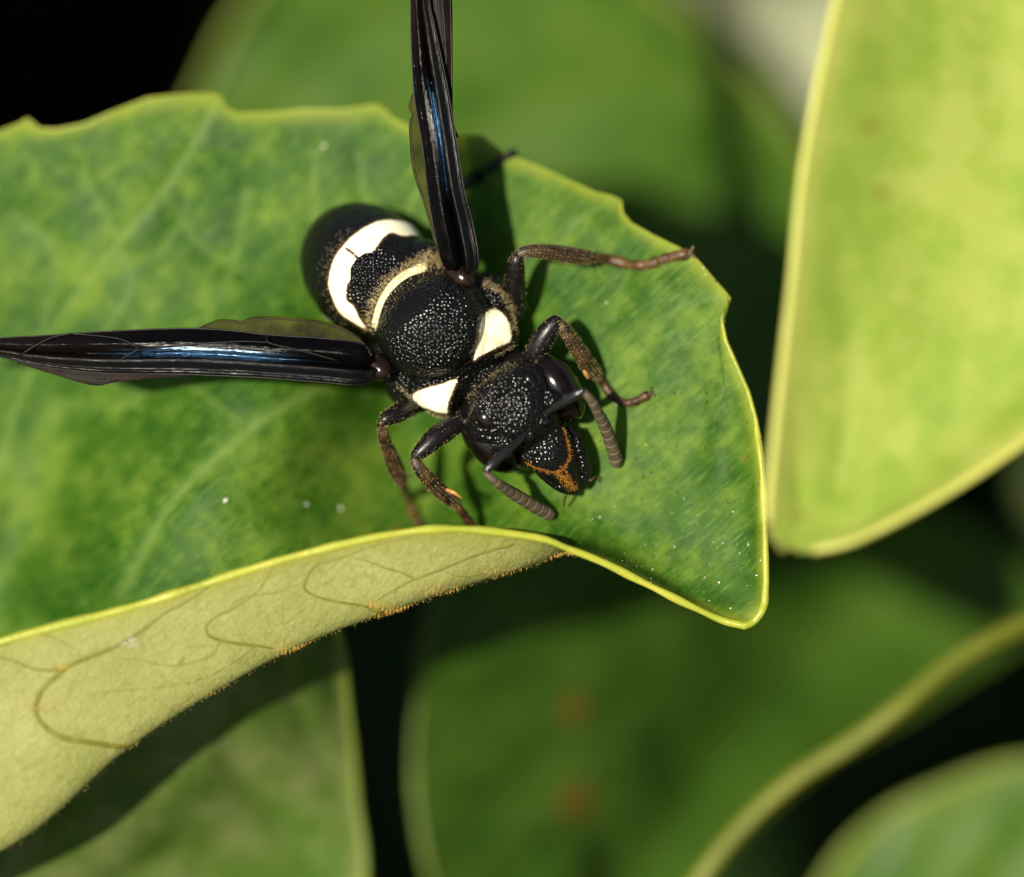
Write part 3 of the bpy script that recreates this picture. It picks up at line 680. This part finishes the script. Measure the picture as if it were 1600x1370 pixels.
def shell(name, base, rough=.25, spec=.5, bump=.01, bscale=14, tint=None):
    t = NT(name); v = t.mm(); n = t.noise(v, 3, 3); c = t.ramp(n, [(.35, base), (.7, tint or base)])
    return t.done(t.bsdf(c, rough, spec, t.bump(t.noise(v, bscale, 3), bump, .8)))
M['eye'] = shell('compound_eye', (.0025, .0018, .0018), .17, .42, .002, 40, (.006, .0026, .002))
M['black'] = shell('black_leg', (.005, .004, .004), .30, .28, .012, 16)
M['scape'] = shell('antenna_scape', (.008, .008, .009), .27, .6, .012, 24)
M['flag'] = shell('antenna_flagellum', (.050, .036, .020), .6, .35, .015, 28, (.085, .062, .036))
M['ring'] = shell('antenna_joint', (.24, .19, .12), .55, .3, .01, 20)
M['tibia'] = shell('leg_brown', (.005, .0035, .002), .36, .4, .03, 14, (.055, .031, .010))
M['tarsus'] = shell('tarsus_brown', (.030, .015, .005), .42, .4, .02, 16, (.12, .06, .018))
M['tarsus_red'] = shell('tarsus_red', (.012, .005, .002), .38, .4, .02, 16, (.075, .034, .009))
M['spur'] = shell('spur_amber', (.30, .14, .03), .4, .4, .01, 10, (.42, .22, .06))
M['tegula'] = shell('tegula', (.004, .003, .002), .2, .35, .008, 12, (.018, .007, .003))
def wing_mat(name, blue, gloss, glass, brown, bump, base_rough=.28):
    t = NT(name); v = t.mm(); n = t.noise(v, .8, 4); fine = t.noise(v, 10, 3)
    c = t.ramp(n, [(.3, (.0012, .0011, .0012)), (.7, brown)])
    st_ = t.attr('strip'); tp = t.attr('tip'); cell = t.attr('cell')
    c = t.mix(st_, c, (.0035, .004, .005)); c = t.mix(t.math('MULTIPLY', tp, .8), c, (.008, .005, .004))
    wc = t.attr('wc', True)
    h = t.math('ADD', t.math('MULTIPLY', fine, .5), t.math('MULTIPLY', t.noise(wc, 1.0, 4, .6), 3.0)); bp_ = t.bump(h, bump, .9)
    p = t.bsdf(c, t.math('MULTIPLY_ADD', st_, .08, base_rough), t.math('MULTIPLY_ADD', st_, .10, .10), bp_)
    g = t.n('ShaderNodeBsdfGlossy'); g.inputs['Color'].default_value = (*blue, 1); g.inputs['Roughness'].default_value = .17; t.link(bp_, g.inputs['Normal'])
    p = t.mixs(t.math('MULTIPLY', cell, gloss), p, g.outputs[0])
    tr = t.n('ShaderNodeBsdfTransparent'); tr.inputs[0].default_value = (*glass[1], 1)
    return t.done(t.mixs(glass[0], p, tr.outputs[0]))
M['wing'] = wing_mat('smoky_forewing', (.34, .60, .90), .22, (.05, (.3, .2, .1)), (.0022, .0018, .0018), .012, .18)
M['wingtip'] = wing_mat('amber_wing_flap', (.3, .25, .2), 0.0, (.18, (.5, .3, .1)), (.013, .006, .003), .006, .45)
M['hindwing'] = wing_mat('olive_hindwing', (.4, .4, .2), .01, (.66, (.50, .50, .08)), (.11, .11, .012), .002, .5)
M['wingvein'] = shell('wing_vein', (.0035, .0025, .002), .36, .22, .02, 12, (.008, .006, .004))
M['hair'] = plain('wasp_hair', (.42, .30, .12), (.60, .47, .24), 3, .45, .4, 0)
M['hair_o'] = plain('orange_bristle', (.40, .15, .015), (.55, .26, .04), 3, .45, .4, 0)

# eyes
for cx, cy, z, dx, dy, rl in ((769, 692, -.80, 46, 42, 1.36), (871, 607, -.80, 36, 54, 1.40)):
    ax0 = unit(np.array((dx * K, -dy * K, -.25))); out = unit(np.array(P(cx, cy, z)) - HC); n2 = unit(out - (out @ ax0) * ax0); b2 = np.cross(ax0, n2)
    e1 = ellipsoid(P(cx, cy, z), np.array((ax0, n2, b2)), (rl, .80, 1.06), 4)
    ix, iy = (835, 593) if cx > 800 else (758, 660); h, nn = body_hit(ix, iy); e2 = ellipsoid(h - .30 * nn, np.array((ax0, unit(np.cross(nn, ax0)), unit(np.cross(ax0, np.cross(nn, ax0))))), (.52, .40, .36), 4)
    v, f = join([e1, e2]); mesh_obj('compound_eye', v, f, M['eye'], wasp)
for x, y in ((787, 613), (774, 621), (791, 602)):
    h, nn = body_hit(x, y); v, f = ellipsoid(h + .02 * zS, np.eye(3), (.12, .12, .12), 3); mesh_obj('ocellus', v, f, M['eye'], wasp)
# mandibles
for L, R in (([(830,704,-1.05),(845,727,-.92),(862,745,-1.0),(881,760,-1.25),(900,769,-1.6)], [.28,.33,.30,.24,.12]), ([(889,670,-1.05),(901,696,-.92),(909,719,-1.0),(914,740,-1.25),(911,761,-1.6)], [.24,.30,.29,.24,.12])):
    V, F = tube([P(*q) for q in L], R, 16, 6, .75); na = len(V)
    mesh_obj('mandible', V, F, M['cut'], wasp, True, {'white': np.full(na, -9.), 'pale': np.full(na, -9.), 'orange': np.full(na, 9.), 'smoothness': np.full(na, .15)})
v, f = ellipsoid(P(884, 741, -.74), AXH, (.36, .24, .20), 3); mesh_obj('labrum', v, f, shell('labrum_amber', (.02, .008, .003), .4, .4, .05, 12, (.20, .075, .012)), wasp)
# tegulae
for x, y, z, rx in ((590, 574, -.75, 1), (719, 430, -.75, 1)):
    v, f = ellipsoid(P(x, y, z), AXT, (.62, .46, .42), 3); mesh_obj('tegula', v, f, M['tegula'], wasp)

# antennae
def antenna(scape, flag, n):
    A = empty('antenna', (0, 0, 0), parent=wasp)
    V, F = tube([P(*q) for q in scape], [.10, .14, .165, .17, .15], 14, 4); mesh_obj('scape', V, F, M['scape'], A)
    pts = cr(np.array([P(*q) for q in flag]), np.linspace(0, len(flag) - 1, 200)); s_ = np.concatenate(([0], np.cumsum(np.linalg.norm(np.diff(pts, axis=0), axis=1)))); s_ /= s_[-1]
    at = lambda f_: np.stack([np.interp(f_, s_, pts[:, i]) for i in range(3)], -1)
    v, f = ellipsoid(P(*scape[-1]), np.eye(3), (.15, .15, .15), 3); mesh_obj('pedicel', v, f, M['scape'], A)
    cuts = np.concatenate(([0], .13 + .87 * np.linspace(0, 1, n)))
    for i in range(n):
        a, b = cuts[i], cuts[i + 1]; q = np.linspace(a, b, 8); r0 = np.interp(a, [0, .13, .5, .9, 1], [.12, .17, .235, .25, .24]); r1 = np.interp(b, [0, .13, .5, .9, 1], [.12, .17, .235, .25, .19])
        r = np.linspace(r0, r1, 8) * np.array((.90, .97, 1, 1.01, 1.02, 1.03, 1.02, .96))
        if i == n - 1: r[-2:] = r[-2:] * (.92, .62)
        V, F = tube(at(q), r, 14); mesh_obj('flagellomere', V, F, M['flag'], A)
        if i: V, F = tube(at(np.linspace(a - .006, a + .006, 3)), [r0 * .97, r0 * 1.0, r0 * .97], 14); mesh_obj('joint_ring', V, F, M['ring'], A)
antenna([(850,648,.35),(866,638,.75),(884,627,1.15),(900,617,1.4),(909,612,1.45)], [(911,611,1.45),(925,628,1.2),(942,660,0),(955,692,-1.0),(962,714,-1.6),(963,727,-1.9)], 10)
antenna([(824,676,.35),(808,690,.75),(790,704,1.1),(771,722,1.35),(761,733,1.4)], [(757,737,1.4),(775,752,1.2),(802,770,.0),(830,787,-.9),(850,798,-1.5),(864,806,-1.8)], 10)

# legs
hb, hd, hl = [], [], []
def fur(V, n, ln):
    k = rng.integers(0, len(V), n); c = V.mean(0)
    for i in k:
        hb.append(V[i]); hd.append(unit(V[i] - c) * .2 + rng.normal(0, .5, 3) + (0, 0, .3)); hl.append(rng.uniform(.4, 1) * ln)
def seg(name, L, R, mat, parent, flat=1., n=0, ln=.1):
    pts = np.array([P(*q) for q in L]); V, F = tube(pts, R, 14, 6, flat); o = mesh_obj(name, V, F, mat, parent)
    if n:
        c = cr(pts, np.linspace(0, len(pts) - 1, 40))
        for i in rng.integers(0, len(V), n):
            d = V[i] - c[np.argmin(((c - V[i])**2).sum(1))]; hb.append(V[i]); hd.append(unit(d + 1e-6) + rng.normal(0, .35, 3) + unit(pts[-1] - pts[0]) * .9); hl.append(rng.uniform(.4, 1) * ln)
def tarsus(L, R, mat, parent, n=120):
    pts = cr(np.array([P(*q) for q in L]), np.linspace(0, len(L) - 1, 120)); s_ = np.concatenate(([0], np.cumsum(np.linalg.norm(np.diff(pts, axis=0), axis=1)))); s_ /= s_[-1]
    at = lambda f_: np.stack([np.interp(f_, s_, pts[:, i]) for i in range(3)], -1)
    cuts = [0, .42, .60, .73, .83, 1.0]; parts = []
    for i in range(5):
        q = np.linspace(cuts[i], cuts[i + 1] - .004, 6); r = R * np.array((.78, .86, .92, .98, 1.04, .92)) * (1.06 if i in (0, 4) else 1.0); parts.append(tube(at(q), r, 12))
    d = unit(pts[-1] - pts[-6])
    sd = unit(np.cross(d, zS))
    for s1 in (-1, 1):
        e = pts[-1]; parts.append(tube([e, e + d * .16 + s1 * sd * .10 + zS * .04, e + d * .24 + s1 * sd * .22 - zS * .10], [.055, .045, .008], 8, 3))
    parts.append(ellipsoid(pts[-1] + d * .07, np.eye(3), (.09, .09, .07), 2))
    V, F = join(parts); mesh_obj('tarsus', V, F, mat, parent)
    for i in rng.integers(0, len(V), n):
        hb.append(V[i]); hd.append(rng.normal(0, .5, 3) + d + zS * .2); hl.append(rng.uniform(.04, .13))
def lz(x, y, dz=.14): return float(on_top(x, y)[2]) + dz
def leg(): return empty('leg', (0, 0, 0), parent=wasp)
# fore leg towards the leaf's outer edge
l = leg(); seg('coxa', [(800,570,-2.2),(822,566,-1.6),(836,556,-1.2)], [.5,.45,.36], M['black'], l)
seg('femur', [(826,570,-1.3),(838,548,-1.0),(852,524,-.8),(866,506,-.7),(875,501,-.7)], [.34,.40,.39,.30,.20], M['black'], l, .85, 190, .13)
seg('tibia', [(873,502,-.7),(884,517,-.8),(903,546,-1.2),(921,573,-1.7),(934,588,-2.1)], [.17,.23,.30,.30,.21], M['tibia'], l, .8, 620, .15)
seg('spur', [(915,572,-1.6),(914,582,-1.6),(919,592,-1.7)], [.07,.075,.03], M['spur'], l)
tarsus([(934,588,-2.1),(946,605,lz(946,605)),(960,622,lz(960,622)),(976,630,lz(976,630)),(994,627,lz(994,627)),(1013,617,lz(1013,617))], .165, M['tarsus_red'], l)
# fore leg beside the rolled edge
l = leg(); seg('coxa', [(745,640,-2.0),(728,654,-1.7),(715,664,-1.3)], [.5,.45,.36], M['black'], l)
seg('femur', [(726,655,-1.5),(704,668,-1.2),(680,684,-.9),(660,702,-.8),(648,714,-.8)], [.36,.40,.38,.31,.22], M['black'], l, .85, 190, .13)
seg('tibia', [(646,714,-.8),(656,732,-.9),(676,755,-1.3),(698,775,-1.7),(714,788,-2.0)], [.17,.24,.29,.28,.20], M['tibia'], l, .8, 620, .15)
seg('spur', [(698,764,-1.1),(710,769,-1.0),(721,777,-1.1)], [.07,.075,.03], M['spur'], l)
tarsus([(714,788,-2.0),(724,802,-2.3),(736,818,-2.5),(748,834,-2.8),(764,846,-2.9),(782,852,-2.9)], .165, M['tarsus_red'], l)
# middle leg on the rolled-edge side
l = leg(); seg('coxa', [(680,610,-3.0),(660,625,-2.5),(646,634,-2.1)], [.5,.45,.34], M['black'], l)
seg('femur', [(652,632,-2.2),(638,638,-1.7),(618,648,-1.2),(603,655,-1.0),(597,658,-1.0)], [.32,.36,.34,.27,.20], M['black'], l, .85, 170, .13)
seg('tibia', [(596,658,-1.0),(599,680,-1.3),(608,705,-1.9),(619,732,-2.5),(628,752,-2.9)], [.16,.20,.27,.31,.24], M['tibia'], l, .8, 420, .14)
seg('spur', [(628,742,-2.7),(636,743,-2.6),(644,744,-2.6)], [.04,.03,.012], M['black'], l)
tarsus([(629,752,-2.9),(636,775,lz(636,775)+.3),(645,798,lz(645,798)+.15),(654,818,lz(654,818)),(662,838,lz(662,838)),(672,850,lz(672,850))], .17, M['tarsus'], l)
# middle leg reaching to the toothed margin
l = leg(); seg('coxa', [(775,505,-3.2),(792,498,-3.0),(806,492,-2.8)], [.5,.45,.36], M['black'], l)
seg('femur', [(803,500,-2.9),(805,470,-2.3),(805,438,-1.7),(807,412,-1.3),(810,400,-1.2)], [.30,.40,.38,.30,.22], M['black'], l, .85, 190, .13)
seg('tibia', [(809,399,-1.2),(824,393,-1.2),(858,394,-1.5),(895,400,-1.9),(926,403,-2.2)], [.17,.22,.28,.31,.24], M['tibia'], l, .8, 620, .14)
seg('spur', [(922,410,-2.2),(928,418,-2.3),(934,426,-2.4)], [.03,.025,.01], M['black'], l)
tarsus([(926,403,-2.3),(950,406,lz(950,406)+.05),(985,414,lz(985,414)),(1012,414,lz(1012,414)),(1040,404,lz(1040,404)),(1074,397,lz(1066,402)+.12)], .20, M['tarsus'], l, 300)
# hind leg gripping the upper margin behind the raised wing
l = leg(); seg('coxa', [(690,450,-3.8),(705,430,-3.8),(715,410,-3.8)], [.5,.45,.36], M['black'], l)
seg('femur', [(714,415,-3.8),(715,380,-3.4),(712,345,-3.1),(708,312,-3.0),(707,300,-3.0)], [.30,.38,.36,.30,.22], M['black'], l, .85)
seg('tibia', [(707,298,-3.0),(715,293,-3.4),(730,286,-4.2),(746,276,-5.0),(758,268,-5.4)], [.15,.19,.23,.24,.18], M['black'], l, .8)
tarsus([(757,269,-5.4),(768,262,lz(768,262)),(778,253,lz(778,253)),(786,247,lz(786,247)),(793,243,lz(793,246)),(801,240,lz(800,248)-.1)], .15, M['black'], l, 40)
l = leg(); seg('coxa', [(640,500,-3.9),(622,512,-3.9),(612,520,-3.9)], [.5,.45,.36], M['black'], l)
seg('femur', [(612,520,-3.9),(590,530,-3.6),(566,545,-3.4),(545,556,-3.4),(536,560,-3.4)], [.30,.38,.36,.30,.22], M['black'], l, .85)
seg('tibia', [(536,560,-3.4),(525,556,-3.6),(505,550,-4.2),(480,545,-4.9),(465,543,-5.3)], [.17,.22,.28,.30,.22], M['black'], l, .8)
tarsus([(465,543,-5.3),(450,545,lz(450,545)),(435,548,lz(435,548)),(425,550,lz(425,550)),(415,552,lz(415,552)),(402,554,lz(402,554))], .17, M['black'], l, 30)

# wings: narrow pleated strips
def strip(rows, nu, nv):
    return grid_eval(np.array([[P(*q) for q in r] for r in rows]), nu, nv)
def sheet(name, g, mat, parent, t=.03, wing=False):
    nu, nv = g.shape[:2]; N = grid_normals(g); A = (g + N * t / 2).reshape(-1, 3); B = (g - N * t / 2).reshape(-1, 3)
    ring = [i * nv for i in range(nu)] + [(nu - 1) * nv + j for j in range(1, nv)] + [i * nv + nv - 1 for i in range(nu - 2, -1, -1)] + [j for j in range(nv - 2, 0, -1)]
    o = nu * nv; side = np.array([(ring[k], ring[(k + 1) % len(ring)], ring[(k + 1) % len(ring)] + o, ring[k] + o) for k in range(len(ring))])
    U, Q = np.meshgrid(np.linspace(0, 1, nu), np.linspace(0, 1, nv), indexing='ij')
    stp = (np.clip((Q - .60) / .03, 0, 1) * np.clip((.97 - Q) / .03, 0, 1) if wing else U * 0).ravel(); tip = (np.clip((U - .55) / .2, 0, 1) if wing else U * 0).ravel()
    cel = (np.clip((Q - .30) / .05, 0, 1) * np.clip((.54 - Q) / .06, 0, 1) * np.exp(-((U - wing[0]) / (wing[1] * 1.15))**6) if wing else U * 0).ravel()
    return mesh_obj(name, np.concatenate((A, B)), np.concatenate((grid_faces(nu, nv), grid_faces(nu, nv, True, o), side)), mat, parent, True, {'wc': np.tile(np.stack((U * 5, Q * 22, U * 0), -1).reshape(-1, 3), (2, 1)), 'cell': np.tile(cel, 2), 'strip': np.tile(stp, 2), 'tip': np.tile(tip, 2)})
def rows_between(E0, E1, cell):
    """edges as lists of (px,py,z); pleats across, one flat shining cell along part of the length"""
    out = []
    for k, (a, b) in enumerate(zip(E0, E1)):
        f = k / (len(E0) - 1); amp = np.interp(f, [0, .12, .6, 1], [.6, 1, .9, .3]); flat = math.exp(-((f - cell[0]) / cell[1])**4)
        c0 = -.02 - .20 * (1 - flat)
        pr = [(0, -.34), (.10, -.24), (.20, -.13), (.29, -.02 if flat > .3 else .03), (.36, .0 + .0 * c0), (.48, c0 + .03), (.55, c0 - .12), (.60, -.02), (.635, .12), (.67, .22), (.73, .22), (.80, .12), (.86, .02), (.91, .0), (.95, .05), (1, -.14)]
        out.append([(a[0] + (b[0] - a[0]) * q, a[1] + (b[1] - a[1]) * q, a[2] + (b[2] - a[2]) * q + h_ * amp) for q, h_ in pr])
    return out
def wing_veins(g, js, parent, r=.035, up=.03):
    N = grid_normals(g); N = np.where(N[..., 2:3] < 0, -N, N)
    for j in js:
        V, F = tube((g + N * up)[:, j], np.linspace(r * 1.6, r * .7, g.shape[0]), 6); mesh_obj('vein', V, F, M['wingvein'], parent)
# wing lying out along the leaf
up = [(590,556,-.55),(560,536,.15),(500,528,.2),(420,523,.1),(360,516,-.05),(280,513,-.25),(160,518,-.6),(60,525,-.9),(0,529,-1.1),(-60,540,-1.3),(-110,552,-1.5)]
lo = [(594,588,-.55),(560,601,.2),(500,597,.25),(420,591,.2),(360,588,.05),(280,585,-.15),(160,583,-.5),(60,572,-.8),(0,558,-1.0),(-60,556,-1.2),(-110,555,-1.4)]
fw = empty('forewing', (0, 0, 0), parent=wasp); g = strip(rows_between(up, lo, (.40, .16)), 160, 66); sheet('membrane', g, M['wing'], fw, wing=(.40, .16)); wing_veins(g, (1, 41, 64), fw, .022)
fl = strip([[(300,583,-.45),(300,585,-.45),(300,588,-.45)], [(240,580,-.55),(240,586,-.5),(240,592,-.5)], [(190,576,-.65),(185,588,-.6),(180,598,-.6)], [(150,574,-.75),(148,590,-.7),(146,603,-.7)], [(100,570,-.9),(95,580,-.85),(92,588,-.85)], [(30,560,-1.1),(28,564,-1.1),(26,568,-1.1)]], 40, 12)
sheet('tip_flap', fl, M['wingtip'], fw)
cross = [[(30,556,-.7),(75,530,-.55),(110,522,-.5)], [(110,522,-.42),(150,525,-.35),(190,531,-.3),(218,545,-.2)], [(218,545,-.12),(195,558,-.2),(185,565,-.2)], [(232,544,-.1),(300,538,.12),(380,534,.25),(420,536,.3)], [(418,522,.2),(420,536,.3),(470,548,.35),(530,565,.4)]]
for L in cross:
    V, F = tube([P(*q) for q in L], .02, 6, 5); mesh_obj('vein', V, F, M['wingvein'], fw)
hw = empty('hindwing', (0, 0, 0), parent=wasp)
g = strip([[(578,548,-.3),(580,552,-.3),(582,556,-.3)], [(556,524,-.3),(556,545,-.3),(556,565,-.3)], [(520,506,-.3),(520,535,-.35),(520,560,-.35)], [(460,496,-.35),(460,527,-.4),(460,555,-.4)], [(400,495,-.45),(400,525,-.5),(400,550,-.5)], [(376,502,-.5),(378,527,-.55),(380,550,-.55)],
           [(366,500,-.55),(366,526,-.6),(366,548,-.6)], [(340,500,-.6),(340,525,-.65),(340,545,-.65)], [(312,512,-.7),(312,528,-.7),(312,540,-.7)], [(290,525,-.8),(290,530,-.8),(290,535,-.8)]], 90, 14)
sheet('membrane', g, M['hindwing'], hw, .02); wing_veins(g, (1, 7), hw, .02, .02)
# wing raised past the upper margin
lf = [(710,430,-.6),(690,408,-.1),(676,350,.1),(668,300,.2),(659,225,.3),(648,161,.3),(643.5,96,.3),(642,40,.25),(642,0,.2),(644,-70,.1),(656,-150,0)]
rt = [(732,436,-.6),(747,410,-.1),(738,350,.0),(725,299,.1),(713,225,.15),(703,161,.2),(690,96,.2),(678,40,.2),(670,0,.15),(668,-70,.05),(664,-150,0)]
fw = empty('forewing', (0, 0, 0), parent=wasp); g = strip(rows_between(lf, rt, (.42, .12)), 160, 66); sheet('membrane', g, M['wing'], fw, wing=(.42, .12)); wing_veins(g, (1, 41, 64), fw, .022)
fl = strip([[(716,215,-.3),(712,215,-.3),(706,215,-.3)], [(708,190,-.3),(702,190,-.25),(694,190,-.3)], [(707,130,-.35),(696,130,-.25),(684,130,-.3)], [(707,60,-.35),(692,60,-.25),(676,60,-.3)], [(706,0,-.4),(686,0,-.25),(664,0,-.3)], [(698,-80,-.4),(682,-80,-.25),(666,-80,-.3)], [(672,-150,-.3),(668,-152,-.3),(664,-154,-.3)]], 60, 14)
sheet('tip_flap', fl, M['wingtip'], fw); wing_veins(fl, (1, 5, 9), fw, .025, .02)
hw = empty('hindwing', (0, 0, 0), parent=wasp)
g = strip([[(696,412,-.5),(700,412,-.5),(706,412,-.5)], [(681,386,-.5),(695,386,-.5),(710,386,-.5)], [(662,321,-.5),(680,321,-.5),(698,321,-.5)], [(646,273,-.5),(668,273,-.5),(690,273,-.5)], [(640,225,-.5),(660,225,-.5),(682,225,-.5)], [(639,193,-.5),(658,193,-.5),(676,193,-.5)],
           [(643,180,-.5),(658,180,-.5),(672,180,-.5)], [(638,168,-.5),(655,168,-.5),(670,168,-.5)], [(643,150,-.5),(652,150,-.5),(662,150,-.5)], [(652,130,-.5),(655,130,-.5),(660,130,-.5)]], 90, 14)
sheet('membrane', g, M['hindwing'], hw, .02); wing_veins(g, (1, 7), hw, .02, .02)

# body hair
def hair_line(L, n, spread, ln, bias):
    q = resample(cr(np.array(L, float), np.linspace(0, len(L) - 1, 40)), rng.random(n))
    for x, y in q:
        h, nn = body_hit(x + rng.normal(0, spread), y + rng.normal(0, spread))
        if h is None: continue
        hb.append(h); hd.append(nn * .7 + rng.normal(0, .22, 3) + np.array(bias) * 1.3); hl.append(rng.uniform(.4, 1) * ln)
hair_line([(574,512),(576,492),(584,470),(600,446),(622,426),(648,408),(668,400),(684,398)], 600, 5, .22, (-.5, .4, .1))
hair_line([(655,420),(672,408),(690,404)], 350, 8, .2, (-.2, .5, .2))
hair_line([(752,440),(775,450),(792,468),(803,490),(806,515)], 420, 4, .14, (.5, .3, .1))
hair_line([(618,602),(635,615),(650,635),(680,650),(700,655)], 220, 2, .12, (-.3, -.5, .1))
hair_line([(722,650),(735,620),(755,598),(780,580),(800,570)], 120, 3, .12, (-.3, .3, .2))
hair_line([(775,556),(796,545),(806,535)], 60, 2, .08, (.2, .1, .3))
hair_line([(600,470),(615,450),(640,432)], 160, 10, .10, (-.2, .2, .3))
hair_line([(540,360),(520,400),(515,450),(540,500)], 260, 9, .09, (-.4, .2, .2))
V, F = hairs(hb, np.array(hd), np.array(hl), .0055); mesh_obj('hair', V, F, M['hair'], wasp, kind='stuff')
hb.clear(); hd.clear(); hl.clear()
hair_line([(821,722),(835,729),(850,735),(866,738),(880,733),(889,718),(891,705),(886,685),(880,668)], 150, 2.0, .09, (.1, -.1, .3))
hair_line([(872,738),(882,748),(893,758),(902,766)], 200, 4, .13, (.2, -.4, .2))
V, F = hairs(hb, np.array(hd), np.array(hl), .007); mesh_obj('orange_bristles', V, F, M['hair_o'], wasp, kind='stuff')
# palps just showing below the jaws
for L in ([(884,772,-1.2),(882,781,-1.4),(881,790,-1.7)], [(922,750,-1.2),(928,746,-1.4),(932,743,-1.7)]):
    V, F = tube([P(*q) for q in L], [.05, .045, .035], 8, 3); mesh_obj('palp', V, F, M['tarsus'], wasp)
for o in bpy.data.objects:
    if 'base' in o.keys(): del o['base']
